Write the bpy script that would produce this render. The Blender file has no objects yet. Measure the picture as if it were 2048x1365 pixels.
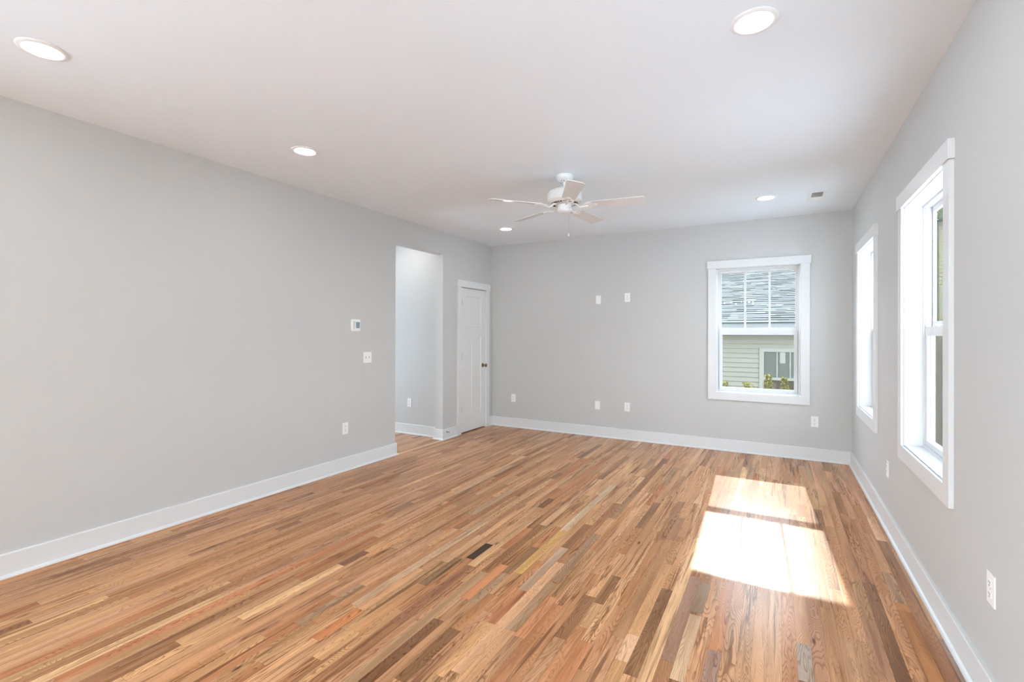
import bpy, bmesh, math, random
from mathutils import Matrix, Vector
PI = math.pi
S = bpy.context.scene
C = bpy.context.collection

# ------------------------------------------------------------------ camera
F_PX, YAW, PITCH, ROLL, CY = 953.787, 0.50919, 0.00164, 0.00250, 666.61
cy_, sy_ = math.cos(YAW), math.sin(YAW)
FWD = Vector((-sy_*math.cos(PITCH), cy_*math.cos(PITCH), math.sin(PITCH)))
RGT = Vector((cy_, sy_, 0)); UPV = RGT.cross(FWD)
r2 = math.cos(ROLL)*RGT + math.sin(ROLL)*UPV
u2 = -math.sin(ROLL)*RGT + math.cos(ROLL)*UPV
cd = bpy.data.cameras.new('camera'); cam = bpy.data.objects.new('camera', cd); C.objects.link(cam)
cam.matrix_world = Matrix(((r2.x, u2.x, -FWD.x, 0), (r2.y, u2.y, -FWD.y, 0), (r2.z, u2.z, -FWD.z, 1.397), (0, 0, 0, 1)))
cd.sensor_width = 36; cd.lens = F_PX/2048*36; cd.shift_y = -(682.5-CY)/2048
cd.clip_start = 0.02; cd.clip_end = 200
S.camera = cam

# ------------------------------------------------------------------ sky, sun, exposure
SKY_STRENGTH = 11.5
SUN_STRENGTH = 8.0
LAMP = 50.0
HALL_LAMP = 115.0
S.view_settings.view_transform = 'Standard'; S.view_settings.look = 'None'
S.view_settings.exposure = 0.2; S.view_settings.gamma = 1.0; S.view_settings.use_curve_mapping = False
S.cycles.diffuse_bounces = 6; S.cycles.max_bounces = 14; S.cycles.transparent_max_bounces = 16
S.cycles.sample_clamp_indirect = 6.0
W = bpy.data.worlds.new('sky'); S.world = W; W.use_nodes = True
wn = W.node_tree; wn.nodes.clear()
tc = wn.nodes.new('ShaderNodeTexCoord'); sp = wn.nodes.new('ShaderNodeSeparateXYZ')
rp = wn.nodes.new('ShaderNodeValToRGB'); bg = wn.nodes.new('ShaderNodeBackground'); wo = wn.nodes.new('ShaderNodeOutputWorld')
rp.color_ramp.elements[0].position = 0.0; rp.color_ramp.elements[0].color = (0.89, 0.965, 1.055, 1)
rp.color_ramp.elements[1].position = 0.8; rp.color_ramp.elements[1].color = (0.69, 0.83, 1.06, 1)
wn.links.new(tc.outputs['Generated'], sp.inputs[0]); wn.links.new(sp.outputs['Z'], rp.inputs[0])
wn.links.new(rp.outputs[0], bg.inputs[0]); bg.inputs[1].default_value = SKY_STRENGTH
wn.links.new(bg.outputs[0], wo.inputs[0])
sl = bpy.data.lights.new('sun', 'SUN'); sl.energy = SUN_STRENGTH; sl.angle = math.radians(0.53); sl.color = (1, 0.96, 0.9)
sun = bpy.data.objects.new('sun', sl); C.objects.link(sun)
sun.rotation_euler = Vector((0.074, -1.585, -1.0)).to_track_quat('-Z', 'Y').to_euler()
sun.location = (0, 12, 8)

# ------------------------------------------------------------------ helpers
class NT:
    def __init__(s, name):
        s.m = bpy.data.materials.new(name); s.m.use_nodes = True
        s.t = s.m.node_tree; s.t.nodes.clear()
        s.out = s.n('ShaderNodeOutputMaterial')
    def n(s, typ, **kw):
        x = s.t.nodes.new(typ)
        for k, v in kw.items(): setattr(x, k, v)
        return x
    def l(s, a, b): s.t.links.new(a, b)
    def put(s, sock, v):
        if hasattr(v, 'is_linked') or isinstance(v, bpy.types.NodeSocket): s.l(v, sock)
        else: sock.default_value = v
    def math(s, op, a, b=0.0, c=0.0, clamp=False):
        x = s.n('ShaderNodeMath', operation=op, use_clamp=clamp)
        for i, v in enumerate((a, b, c)): s.put(x.inputs[i], v)
        return x.outputs[0]
    def vmath(s, op, a, b):
        x = s.n('ShaderNodeVectorMath', operation=op); s.put(x.inputs[0], a); s.put(x.inputs[1], b); return x.outputs[0]
    def mix(s, f, a, b, blend='MIX'):
        x = s.n('ShaderNodeMix', data_type='RGBA', blend_type=blend)
        s.put(x.inputs[0], f); s.put(x.inputs[6], a); s.put(x.inputs[7], b); return x.outputs[2]
    def noise(s, vec, scale=1, detail=2, rough=0.5, dist=0.0):
        x = s.n('ShaderNodeTexNoise'); s.put(x.inputs['Vector'], vec)
        x.inputs['Scale'].default_value = scale; x.inputs['Detail'].default_value = detail
        x.inputs['Roughness'].default_value = rough; x.inputs['Distortion'].default_value = dist
        return x.outputs['Fac']
    def ramp(s, f, lo, hi):
        x = s.n('ShaderNodeMapRange', interpolation_type='SMOOTHSTEP')
        s.put(x.inputs[0], f); x.inputs[1].default_value = lo; x.inputs[2].default_value = hi; return x.outputs[0]
    def bsdf(s, col, rough=0.5, metal=0.0, spec=0.5, **kw):
        b = s.n('ShaderNodeBsdfPrincipled'); s.put(b.inputs['Base Color'], col); s.put(b.inputs['Roughness'], rough)
        b.inputs['Metallic'].default_value = metal; b.inputs['Specular IOR Level'].default_value = spec
        for k, v in kw.items(): s.put(b.inputs[k], v)
        return b
    def bump(s, b, h, strength=0.1, dist=0.01):
        x = s.n('ShaderNodeBump'); x.inputs['Strength'].default_value = strength; x.inputs['Distance'].default_value = dist
        s.l(h, x.inputs['Height']); s.l(x.outputs[0], b.inputs['Normal'])
    def done(s, sh):
        s.l(sh if isinstance(sh, bpy.types.NodeSocket) else sh.outputs[0], s.out.inputs[0]); return s.m
def rgb(r, g, b):                                   # sRGB 0-255 -> linear
    f = lambda v: (v/255/12.92) if v <= 10.3 else ((v/255+0.055)/1.055)**2.4
    return (f(r), f(g), f(b), 1)
def plain(name, col, rough=0.5, metal=0.0, spec=0.5, bump=0.0, bscale=60, vary=0.03):
    t = NT(name); o = t.n('ShaderNodeTexCoord').outputs['Object']
    nz = t.noise(o, bscale, 3)
    k = t.math('MULTIPLY_ADD', nz, vary*2, 1-vary)
    cc = t.n('ShaderNodeCombineColor')
    for i in range(3): t.l(k, cc.inputs[i])
    b = t.bsdf(t.mix(1.0, col, cc.outputs[0], 'MULTIPLY'), rough, metal, spec)
    if bump: t.bump(b, nz, bump, 0.002)
    return t.done(b)

def add_box(bm, x0, x1, y0, y1, z0, z1, M=None, bev=0.0):
    v = [bm.verts.new((x, y, z)) for x in (x0, x1) for y in (y0, y1) for z in (z0, z1)]
    fs = [bm.faces.new([v[i] for i in q]) for q in ((0, 1, 3, 2), (4, 6, 7, 5), (0, 4, 5, 1), (2, 3, 7, 6), (0, 2, 6, 4), (1, 5, 7, 3))]
    if bev:
        es = list({e for f in fs for e in f.edges})
        r = bmesh.ops.bevel(bm, geom=es, offset=bev, segments=2, affect='EDGES', profile=0.6)
        v = list({q for f in r['faces'] for q in f.verts} | {q for q in v if q.is_valid})
    if M is not None: bmesh.ops.transform(bm, matrix=M, verts=[q for q in v if q.is_valid])
def add_lathe(bm, prof, seg=40, M=None, cap=True):   # prof: [(radius, z)]
    rings = []
    for r, z in prof:
        if r < 1e-6: rings.append([bm.verts.new((0, 0, z))])
        else: rings.append([bm.verts.new((r*math.cos(2*PI*i/seg), r*math.sin(2*PI*i/seg), z)) for i in range(seg)])
    for a, b in zip(rings, rings[1:]):
        for i in range(seg):
            j = (i+1) % seg
            if len(a) == 1 and len(b) == 1: continue
            if len(a) == 1: bm.faces.new((a[0], b[j], b[i]))
            elif len(b) == 1: bm.faces.new((a[i], a[j], b[0]))
            else: bm.faces.new((a[i], a[j], b[j], b[i]))
    if M is not None: bmesh.ops.transform(bm, matrix=M, verts=[q for r in rings for q in r])
def add_tube(bm, pts, rad, seg=8):
    pts = [Vector(p) for p in pts]; rings = []
    rads = rad if isinstance(rad, (list, tuple)) else [rad]*len(pts)
    for i, p in enumerate(pts):
        d = (pts[min(i+1, len(pts)-1)] - pts[max(i-1, 0)]).normalized()
        a = d.orthogonal().normalized() if abs(d.z) > 0.95 else d.cross(Vector((0, 0, 1))).normalized()
        b = d.cross(a)
        rings.append([bm.verts.new(p + rads[i]*(math.cos(2*PI*k/seg)*a + math.sin(2*PI*k/seg)*b)) for k in range(seg)])
    for A, B in zip(rings, rings[1:]):
        for k in range(seg): bm.faces.new((A[k], A[(k+1) % seg], B[(k+1) % seg], B[k]))
    bm.faces.new(rings[0]); bm.faces.new(rings[-1][::-1])
def add_prism(bm, poly, z0, z1, M=None):             # poly in xy, extruded along z
    lo = [bm.verts.new((x, y, z0)) for x, y in poly]; hi = [bm.verts.new((x, y, z1)) for x, y in poly]
    bm.faces.new(lo[::-1]); bm.faces.new(hi); n = len(poly)
    for i in range(n): bm.faces.new((lo[i], lo[(i+1) % n], hi[(i+1) % n], hi[i]))
    if M is not None: bmesh.ops.transform(bm, matrix=M, verts=lo+hi)
def obj(name, bm, mat, parent=None, smooth=False, recalc=True):
    if recalc: bmesh.ops.recalc_face_normals(bm, faces=bm.faces[:])
    me = bpy.data.meshes.new(name); bm.to_mesh(me); bm.free(); me.materials.append(mat)
    if smooth:
        for p in me.polygons: p.use_smooth = True
        try: me.set_sharp_from_angle(angle=math.radians(40))
        except Exception: pass
    o = bpy.data.objects.new(name, me); C.objects.link(o)
    if parent is not None: o.parent = parent
    return o
def tag(o, label, cat, group=None, kind=None):
    o['label'] = label; o['category'] = cat
    if group: o['group'] = group
    if kind: o['kind'] = kind
    return o
def thing(name, label, cat, loc=(0, 0, 0), rotz=0.0, group=None, kind=None):
    o = bpy.data.objects.new(name, None); C.objects.link(o); o.empty_display_size = 0.1
    o.location = loc; o.rotation_euler = (0, 0, rotz)
    return tag(o, label, cat, group, kind)
def dup(root, loc, rotz, label):
    r = root.copy(); C.objects.link(r); r.location = loc; r.rotation_euler = (0, 0, rotz); r['label'] = label
    for ch in list(root.children):
        c = ch.copy(); C.objects.link(c); c.parent = r
        for g in list(ch.children):
            d = g.copy(); C.objects.link(d); d.parent = c
    return r
def NB(): return bmesh.new()
def boxes(lst, bev=0.0):
    bm = NB()
    for b in lst: add_box(bm, *b, bev=bev)
    return bm

# ------------------------------------------------------------------ materials
def paint(name, col, rough, bump):
    t = NT(name); o = t.n('ShaderNodeTexCoord').outputs['Object']
    b = t.bsdf(t.mix(t.noise(o, 3, 2), col, tuple(c*0.985 for c in col[:3])+(1,)), rough, 0, 0.35)
    t.bump(b, t.noise(o, 350, 2), bump, 0.002); return t.done(b)
M_WALL = paint('greige_wall_paint', (0.565, 0.562, 0.550, 1), 0.6, 0.06)
M_CEIL = paint('ceiling_paint', (0.865, 0.925, 0.975, 1), 0.75, 0.05)
M_TRIM = paint('white_trim_paint', (0.73, 0.735, 0.735, 1), 0.35, 0.01)
M_DOOR = paint('white_door_paint', (0.74, 0.74, 0.73, 1), 0.35, 0.01)
M_VINYL = plain('white_vinyl', (0.70, 0.70, 0.705, 1), 0.3, vary=0.01)
M_PLASTIC = plain('white_plastic', (0.86, 0.86, 0.85, 1), 0.3, vary=0.01)
M_SLOT = plain('dark_slot', (0.07, 0.065, 0.06, 1), 0.6)
M_SEAM = plain('shadow_grey_plastic', (0.45, 0.45, 0.44, 1), 0.5)  # plain grey for screws and toggle slots
M_FAN = plain('white_fan_enamel', (0.84, 0.84, 0.83, 1), 0.3, vary=0.01)
M_BLADE = plain('white_fan_blade', (0.76, 0.745, 0.73, 1), 0.22, vary=0.02)
M_BRASS = plain('antique_brass', (0.24, 0.17, 0.09, 1), 0.35, 1.0)
M_NICKEL = plain('satin_nickel', (0.5, 0.49, 0.47, 1), 0.35, 1.0)
M_STEEL = plain('spring_steel', (0.35, 0.34, 0.33, 1), 0.35, 1.0)
M_SCREENLCD = plain('thermostat_display', rgb(120, 142, 156), 0.2)
M_GREYBOX = plain('pale_grey_plastic', (0.62, 0.64, 0.62, 1), 0.4)
M_DUCT = plain('vent_duct_grey', (0.22, 0.22, 0.22, 1), 0.7)
def emis(name, col, st):
    t = NT(name); e = t.n('ShaderNodeEmission'); e.inputs[0].default_value = col; e.inputs[1].default_value = st
    return t.done(e)
M_LENS = emis('led_lens', (0.95, 0.985, 1.0, 1), LAMP)
M_HLENS = emis('hall_led_lens', (1.0, 0.94, 0.87, 1), HALL_LAMP)
M_BULB = emis('warm_bulb', (1.0, 0.84, 0.45, 1), 300.0)
def glass_mat():
    t = NT('window_glass'); fr = t.n('ShaderNodeFresnel'); fr.inputs[0].default_value = 1.45; gg = t.n('ShaderNodeNewGeometry')
    rf = t.math('MULTIPLY', t.math('MULTIPLY', fr.outputs[0], t.math('SUBTRACT', 1.0, gg.outputs['Backfacing'])), 0.4)   # low-reflectance coated pane
    tr = t.n('ShaderNodeBsdfTransparent'); tr.inputs[0].default_value = (0.96, 0.985, 0.975, 1)
    gl = t.n('ShaderNodeBsdfGlossy'); gl.inputs['Roughness'].default_value = 0.0
    mx = t.n('ShaderNodeMixShader'); t.l(rf, mx.inputs[0]); t.l(tr.outputs[0], mx.inputs[1]); t.l(gl.outputs[0], mx.inputs[2])
    return t.done(mx)
M_GLASS = glass_mat()
def screen_mat():
    t = NT('insect_screen_mesh'); o = t.n('ShaderNodeTexCoord').outputs['Object']
    tr = t.n('ShaderNodeBsdfTransparent'); df = t.n('ShaderNodeBsdfDiffuse'); df.inputs[0].default_value = (0.115, 0.092, 0.064, 1)
    tl = t.n('ShaderNodeBsdfTranslucent'); tl.inputs[0].default_value = (0.05, 0.041, 0.029, 1)
    m1 = t.n('ShaderNodeMixShader'); m1.inputs[0].default_value = 0.5; t.l(df.outputs[0], m1.inputs[1]); t.l(tl.outputs[0], m1.inputs[2])
    g = t.n('ShaderNodeNewGeometry'); dt = t.n('ShaderNodeVectorMath', operation='DOT_PRODUCT'); t.l(g.outputs['Incoming'], dt.inputs[0]); t.l(g.outputs['Normal'], dt.inputs[1])
    cs = t.math('MAXIMUM', t.math('ABSOLUTE', dt.outputs['Value']), 0.38)
    op = t.math('SUBTRACT', 0.80, t.math('MULTIPLY', t.noise(o, 260, 1), 0.36))      # open fraction seen square on
    f = t.math('SUBTRACT', 1.0, t.math('POWER', op, t.math('DIVIDE', 1.0, cs)))
    mx = t.n('ShaderNodeMixShader'); t.l(f, mx.inputs[0]); t.l(tr.outputs[0], mx.inputs[1]); t.l(m1.outputs[0], mx.inputs[2])
    return t.done(mx)
M_SCREEN = screen_mat()

# ------------------------------------------------------------------ room dimensions
XL, XR, YB, YF, ZC = -3.849, 0.692, 6.255, -4.6, 2.74
OP0, OP1, OPZ = 4.14, 5.03, 2.445           # opening in the left wall
DR0, DR1, DRZ = 5.425, 6.082, 2.056          # rough door opening in the left wall
WT = 0.12; ET = 0.146                        # inner / outer wall thickness
HALL_Y = 5.115; HALL_X = -5.75
WZ0, WZ1, WW = 0.705, 2.193, 0.872          # window openings
WB = -0.2195                                # centre of the back window
WR = (3.375, 5.255)                         # centres of the right windows

def struct(name, bm, mat, label, cat='wall', **k):
    return tag(obj(name, bm, mat, **k), label, cat, kind='structure')

# ------------------------------------------------------------------ floor of oak strips
random.seed(11)
PW = 0.05715; PH = 0.27
def floor_pt(px, py):
    d = FWD + r2*((px-1024)/F_PX) + u2*((CY-py)/F_PX)
    t = -1.397/d.z; return d.x*t, d.y*t
T_LIGHT, T_MID = (208, 168, 130), (186, 140, 102)
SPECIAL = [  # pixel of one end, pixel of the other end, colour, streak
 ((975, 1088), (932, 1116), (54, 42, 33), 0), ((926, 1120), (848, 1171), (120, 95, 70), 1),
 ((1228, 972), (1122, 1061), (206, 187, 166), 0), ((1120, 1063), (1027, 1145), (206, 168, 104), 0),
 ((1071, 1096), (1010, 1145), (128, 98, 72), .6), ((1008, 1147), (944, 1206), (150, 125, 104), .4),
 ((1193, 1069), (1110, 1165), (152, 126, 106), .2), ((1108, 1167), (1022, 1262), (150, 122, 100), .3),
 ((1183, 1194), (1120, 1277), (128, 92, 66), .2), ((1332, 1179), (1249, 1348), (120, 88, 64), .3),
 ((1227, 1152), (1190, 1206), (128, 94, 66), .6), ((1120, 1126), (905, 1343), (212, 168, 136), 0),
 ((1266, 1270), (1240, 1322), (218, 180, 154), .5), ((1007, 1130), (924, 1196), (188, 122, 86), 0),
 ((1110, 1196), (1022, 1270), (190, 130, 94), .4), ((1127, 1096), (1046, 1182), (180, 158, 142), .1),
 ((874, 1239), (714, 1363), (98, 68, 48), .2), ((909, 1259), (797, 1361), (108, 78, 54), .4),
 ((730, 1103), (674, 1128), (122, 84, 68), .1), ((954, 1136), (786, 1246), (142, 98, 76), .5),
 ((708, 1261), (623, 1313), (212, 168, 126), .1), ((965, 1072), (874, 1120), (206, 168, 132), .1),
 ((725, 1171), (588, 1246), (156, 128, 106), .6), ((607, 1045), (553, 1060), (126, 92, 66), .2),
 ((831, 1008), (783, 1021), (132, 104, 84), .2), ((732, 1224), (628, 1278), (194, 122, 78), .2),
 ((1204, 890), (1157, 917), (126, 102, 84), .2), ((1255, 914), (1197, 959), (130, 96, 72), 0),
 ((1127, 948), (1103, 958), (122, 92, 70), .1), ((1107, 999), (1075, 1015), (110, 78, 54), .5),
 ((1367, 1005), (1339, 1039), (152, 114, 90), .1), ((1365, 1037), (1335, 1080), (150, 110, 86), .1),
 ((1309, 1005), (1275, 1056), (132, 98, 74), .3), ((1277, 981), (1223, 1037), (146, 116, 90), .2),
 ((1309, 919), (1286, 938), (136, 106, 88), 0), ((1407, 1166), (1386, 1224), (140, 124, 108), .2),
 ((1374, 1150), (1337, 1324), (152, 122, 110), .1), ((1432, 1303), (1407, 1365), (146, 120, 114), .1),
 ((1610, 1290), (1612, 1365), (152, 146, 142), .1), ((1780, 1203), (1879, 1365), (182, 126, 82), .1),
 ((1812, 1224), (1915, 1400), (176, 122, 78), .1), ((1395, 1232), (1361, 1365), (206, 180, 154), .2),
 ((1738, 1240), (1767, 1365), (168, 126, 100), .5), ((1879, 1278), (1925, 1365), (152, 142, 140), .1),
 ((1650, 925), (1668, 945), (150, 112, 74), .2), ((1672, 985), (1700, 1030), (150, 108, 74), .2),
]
cols = {}
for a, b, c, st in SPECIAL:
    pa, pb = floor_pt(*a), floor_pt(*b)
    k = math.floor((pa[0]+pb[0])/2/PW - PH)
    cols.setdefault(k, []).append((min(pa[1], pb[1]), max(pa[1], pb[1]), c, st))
PALETTE = [((190, 145, 108), 26), ((198, 153, 116), 24), ((206, 164, 126), 14), ((196, 150, 120), 14), ((184, 134, 96), 16),
           ((176, 126, 88), 10), ((170, 128, 96), 9), ((150, 108, 78), 7), ((128, 90, 64), 2.5), ((168, 136, 108), 1.5),
           ((190, 160, 134), 1.0), ((204, 166, 114), 0.4), ((180, 122, 86), 6), ((214, 176, 140), 4)]
def pick():
    c = random.choices([p[0] for p in PALETTE], [p[1] for p in PALETTE])[0]
    j = random.uniform(0.95, 1.05)
    return tuple(min(250, v*j*random.uniform(0.985, 1.015)) for v in c)
bm = NB()
uvl = bm.loops.layers.uv.new('plank_uv')
tone = bm.loops.layers.float_color.new('tone'); dim = bm.loops.layers.float_color.new('dim'); extra = bm.loops.layers.float_color.new('extra')
def plank(x0, x1, y0, y1, c, st, special=False):
    L = y1-y0; w = x1-x0; sd = random.random()
    wq = (0.72 if sum(c) > 200 else 0.95) if special else 0.74
    c = tuple(q*wq+m_*(1-wq) for q, m_ in zip(c, (192, 147, 111)))
    vs = [bm.verts.new(p) for p in ((x0, y0, 0), (x1, y0, 0), (x1, y1, 0), (x0, y1, 0))]
    f = bm.faces.new(vs); lc = tuple(min(0.9, q*m_) for q, m_ in zip(rgb(*c), (1.13, 1.05, 0.93)))
    k = random.choice((0, 0, 0.3, 0.6, 1.0)); kn = 1.0 if random.random() < 0.5 else 0.0
    gc = random.uniform(0.3, 1.0)
    for lp, uv in zip(f.loops, ((0, 0), (w, 0), (w, L), (0, L))):
        lp[uvl].uv = uv; lp[tone] = (lc[0], lc[1], lc[2], 1); lp[dim] = (L, w, sd, st); lp[extra] = (k, kn, gc, 1)
for k in range(math.floor(-5.9/PW), math.ceil(0.72/PW)+1):
    x0 = (k+PH)*PW; x1 = x0+PW
    ystart = YF-0.05 if x0 > XL-0.05 else 2.9
    yend = YB+0.02
    sp_ = sorted(cols.get(k, [])); y = ystart-random.random()*0.6; segs = []
    for s0, s1, c, st in sp_+[(yend, yend, None, 0)]:
        if s0 < y-1e-4: s0 = y
        while s0-y > 1e-4:
            L = random.choice((0.3, 0.4, 0.55, 0.7, 0.9, 1.1, 1.3, 1.6))*random.uniform(0.85, 1.15)
            if s0-y-L < 0.22: L = s0-y
            if y+L > -1.5 or True: segs.append((y, y+L, pick(), random.choice((0.2, 0.4, 0.7, 0.9, 1.0, 1.0))))
            y += L
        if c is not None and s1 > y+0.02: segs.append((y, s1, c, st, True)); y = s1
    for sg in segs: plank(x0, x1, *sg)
def floor_mat():
    t = NT('red_oak_strip_floor')
    at = lambda n: t.n('ShaderNodeAttribute', attribute_name=n)
    uv = t.n('ShaderNodeUVMap', uv_map='plank_uv').outputs[0]
    s = t.n('ShaderNodeSeparateXYZ'); t.l(uv, s.inputs[0]); u, v = s.outputs[0], s.outputs[1]
    tn = at('tone').outputs['Color']
    dm = at('dim'); ds = t.n('ShaderNodeSeparateXYZ'); t.l(dm.outputs['Vector'], ds.inputs[0]); L, w, sd = ds.outputs; st = dm.outputs['Alpha']
    ex = at('extra'); es = t.n('ShaderNodeSeparateXYZ'); t.l(ex.outputs['Vector'], es.inputs[0]); K, KN, GC = es.outputs
    def coord(su, sv, off):
        c = t.n('ShaderNodeCombineXYZ')
        t.l(t.math('MULTIPLY_ADD', sd, 91.7+off, t.math('MULTIPLY', u, su)), c.inputs[0])
        t.l(t.math('MULTIPLY_ADD', sd, 37.3+off, t.math('MULTIPLY', v, sv)), c.inputs[1])
        t.l(t.math('MULTIPLY', sd, 53.0+off), c.inputs[2]); return c.outputs[0]
    # cathedral / straight growth rings
    n1 = t.noise(coord(12, 1.5, 0), 1, 2.2, 0.42, 0.35)
    ph = t.math('ADD', t.math('MULTIPLY', n1, 34), t.math('MULTIPLY', t.math('MULTIPLY', u, K), 150))
    fr = t.math('FRACT', ph)
    ring = t.math('MULTIPLY', t.ramp(fr, 0.45, 0.95), t.ramp(fr, 1.0, 0.96))     # dark late-wood line with one sharp flank
    brk = t.noise(coord(60, 9, 9), 1, 3)
    ring = t.math('MULTIPLY', t.math('MULTIPLY', ring, GC), t.math('MULTIPLY_ADD', brk, 1.1, 0.35), clamp=True)
    pores = t.noise(coord(1300, 34, 3), 1, 2, 0.6)
    low = t.noise(coord(14, 1.0, 5), 1, 3, 0.55)
    c0 = t.mix(t.ramp(low, 0.3, 0.7), t.mix(1.0, tn, (0.72, 0.68, 0.64, 1), 'MULTIPLY'), t.mix(1.0, tn, (1.15, 1.16, 1.17, 1), 'MULTIPLY'))
    c1 = t.mix(t.math('MULTIPLY', ring, 0.86), c0, t.mix(1.0, tn, (0.40, 0.29, 0.22, 1), 'MULTIPLY'))
    c2 = t.mix(t.math('MULTIPLY', t.ramp(pores, 0.50, 0.72), 0.38), c1, t.mix(1.0, tn, (0.42, 0.33, 0.27, 1), 'MULTIPLY'))
    # dark mineral streaks and thin veins
    stk = t.math('MULTIPLY', t.ramp(t.noise(coord(44, 1.4, 12), 1, 3, 0.6, 0.3), 0.53, 0.66), st)
    vn = t.math('ABSOLUTE', t.math('SUBTRACT', t.noise(coord(24, 1.1, 15), 1, 3, 0.5, 0.2), 0.5))
    vein = t.math('MULTIPLY', t.math('MULTIPLY', t.ramp(vn, 0.04, 0.0), st), t.ramp(t.noise(coord(8, 2.0, 18), 1, 1), 0.5, 0.62))
    dk = t.math('MAXIMUM', t.math('MULTIPLY', stk, 0.78), t.math('MULTIPLY', vein, 0.85))
    c3 = t.mix(dk, c2, t.mix(1.0, tn, (0.26, 0.20, 0.16, 1), 'MULTIPLY'))
    # knots
    vo = t.n('ShaderNodeTexVoronoi'); t.l(coord(17, 5, 20), vo.inputs['Vector']); vo.inputs['Scale'].default_value = 1.0
    vs = t.n('ShaderNodeSeparateColor'); t.l(vo.outputs['Color'], vs.inputs[0])
    kn = t.math('MULTIPLY', t.ramp(vo.outputs['Distance'], 0.20, 0.05), t.math('GREATER_THAN', vs.outputs[0], 0.85))
    kn = t.math('MULTIPLY', kn, KN)
    c4 = t.mix(t.math('MULTIPLY', kn, 0.85), c3, rgb(74, 42, 28))
    # joints between the strips
    d = t.math('MINIMUM', t.math('MINIMUM', u, t.math('SUBTRACT', w, u)), t.math('MINIMUM', v, t.math('SUBTRACT', L, v)))
    sm = t.ramp(d, 0.0002, 0.0008)
    c5 = t.mix(sm, t.mix(1.0, c4, (0.5, 0.44, 0.40, 1), 'MULTIPLY'), c4)
    rg = t.math('MULTIPLY_ADD', pores, 0.06, 0.20)
    b = t.bsdf(c5, rg, 0, 0.13)
    hgt = t.math('ADD', t.math('MULTIPLY', sm, 1.0), t.math('MULTIPLY', t.noise(coord(60, 3, 30), 1, 2), 0.25))
    t.bump(b, hgt, 0.12, 0.001)
    return t.done(b)
fl = obj('floor', bm, floor_mat(), recalc=False); tag(fl, 'floor of narrow red oak strips running the length of the room', 'floor', kind='structure')

# ------------------------------------------------------------------ shell
struct('ceiling', boxes([(HALL_X-0.1, XR+ET, YF-ET, YB+ET, ZC, ZC+0.1)]), M_CEIL, 'flat white ceiling above the whole room', 'ceiling')
PD_W, PD_H = 2.0, 2.5                       # unseen glazed doors added at the rear to let in fill daylight
RX = (-2.72,); LY = (-1.12, -3.34); LW_ = 2.16; RWY = (1.495,)
def wall_run(x0, x1, y0, y1, axis, cs, hw, hh):   # wall box with full-height door openings
    out = []; e = (x0, y0)[axis]; end = (x1, y1)[axis]
    def seg(a, b, z0, z1): out.append((a, b, y0, y1, z0, z1) if axis == 0 else (x0, x1, a, b, z0, z1))
    for c in sorted(cs): seg(e, c-hw, 0, ZC); seg(c-hw, c+hw, hh, ZC); e = c+hw
    seg(e, end, 0, ZC); return out
xa, xb = XL-WT, XL
struct('wall_left', boxes(wall_run(xa, xb, YF, OP0, 1, LY, LW_/2, PD_H) + [(xa, xb, OP0, OP1, OPZ, ZC), (xa, xb, OP1, DR0, 0, ZC), (xa, xb, DR0, DR1, DRZ, ZC), (xa, xb, DR1, YB, 0, ZC)]),
       M_WALL, 'long grey left wall with the hallway opening and closet door')
a, b = WB-WW/2-0.012, WB+WW/2+0.012
struct('wall_back', boxes([(XL-WT, a, YB, YB+ET, 0, ZC), (b, XR+ET, YB, YB+ET, 0, ZC), (a, b, YB, YB+ET, 0, WZ0-0.012), (a, b, YB, YB+ET, WZ1+0.012, ZC)]),
       M_WALL, 'grey far wall with one double-hung window')
lst = []; ye = YF
for c in sorted(WR+RWY):
    h_ = WW/2+0.012; lst += [(XR, XR+ET, ye, c-h_, 0, ZC), (XR, XR+ET, c-h_, c+h_, 0, WZ0-0.012), (XR, XR+ET, c-h_, c+h_, WZ1+0.012, ZC)]; ye = c+h_
lst.append((XR, XR+ET, ye, YB, 0, ZC))
struct('wall_right', boxes(lst), M_WALL, 'pale grey right wall with two windows')
struct('wall_front', boxes(wall_run(XL-WT, XR+ET, YF-ET, YF, 0, RX, PD_W/2, PD_H)), M_WALL, 'grey wall behind the viewpoint')
struct('wall_hall', boxes([(HALL_X, XL-WT, HALL_Y, HALL_Y+0.1, 0, ZC), (HALL_X-0.1, HALL_X, 4.55, YB, 0, ZC), (HALL_X-0.1, HALL_X, 2.9, 3.85, 0, ZC), (HALL_X-0.1, HALL_X, 3.85, 4.55, PD_H, ZC), (HALL_X, XL-WT, 2.9, 3.0, 0, ZC), (HALL_X, XL-WT, YB, YB+0.1, 0, ZC)]),
       M_WALL, 'grey hallway wall seen through the opening in the left wall')

# baseboards: profile swept along straight runs (n = direction into the room)
BH = 0.137
def run(bm, p0, p1, n, e0=0.0, e1=0.0):
    p0, p1, n = Vector(p0+(0,)), Vector(p1+(0,)), Vector(n+(0,))
    prof = [(0, 0), (0.029, 0), (0.0285, 0.008), (0.025, 0.014), (0.019, 0.0175), (0.0155, 0.019), (0.0155, BH-0.004), (0.0125, BH), (0, BH)]
    d = (p1-p0).normalized()
    A = [bm.verts.new(p0 + n*o + Vector((0, 0, z)) - d*e0*o) for o, z in prof]
    B = [bm.verts.new(p1 + n*o + Vector((0, 0, z)) + d*e1*o) for o, z in prof]
    for i in range(len(prof)-1): bm.faces.new((A[i], A[i+1], B[i+1], B[i]))
    bm.faces.new(A[::-1]); bm.faces.new(B)
bm = NB(); run(bm, (XL, 0.80), (XL, OP0), (1, 0), 0, 1); run(bm, (XL, OP0), (XL-WT, OP0), (0, 1), 1, 0)
struct('baseboard_left', bm, M_TRIM, 'white baseboard along the long left wall', 'baseboard')
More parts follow.
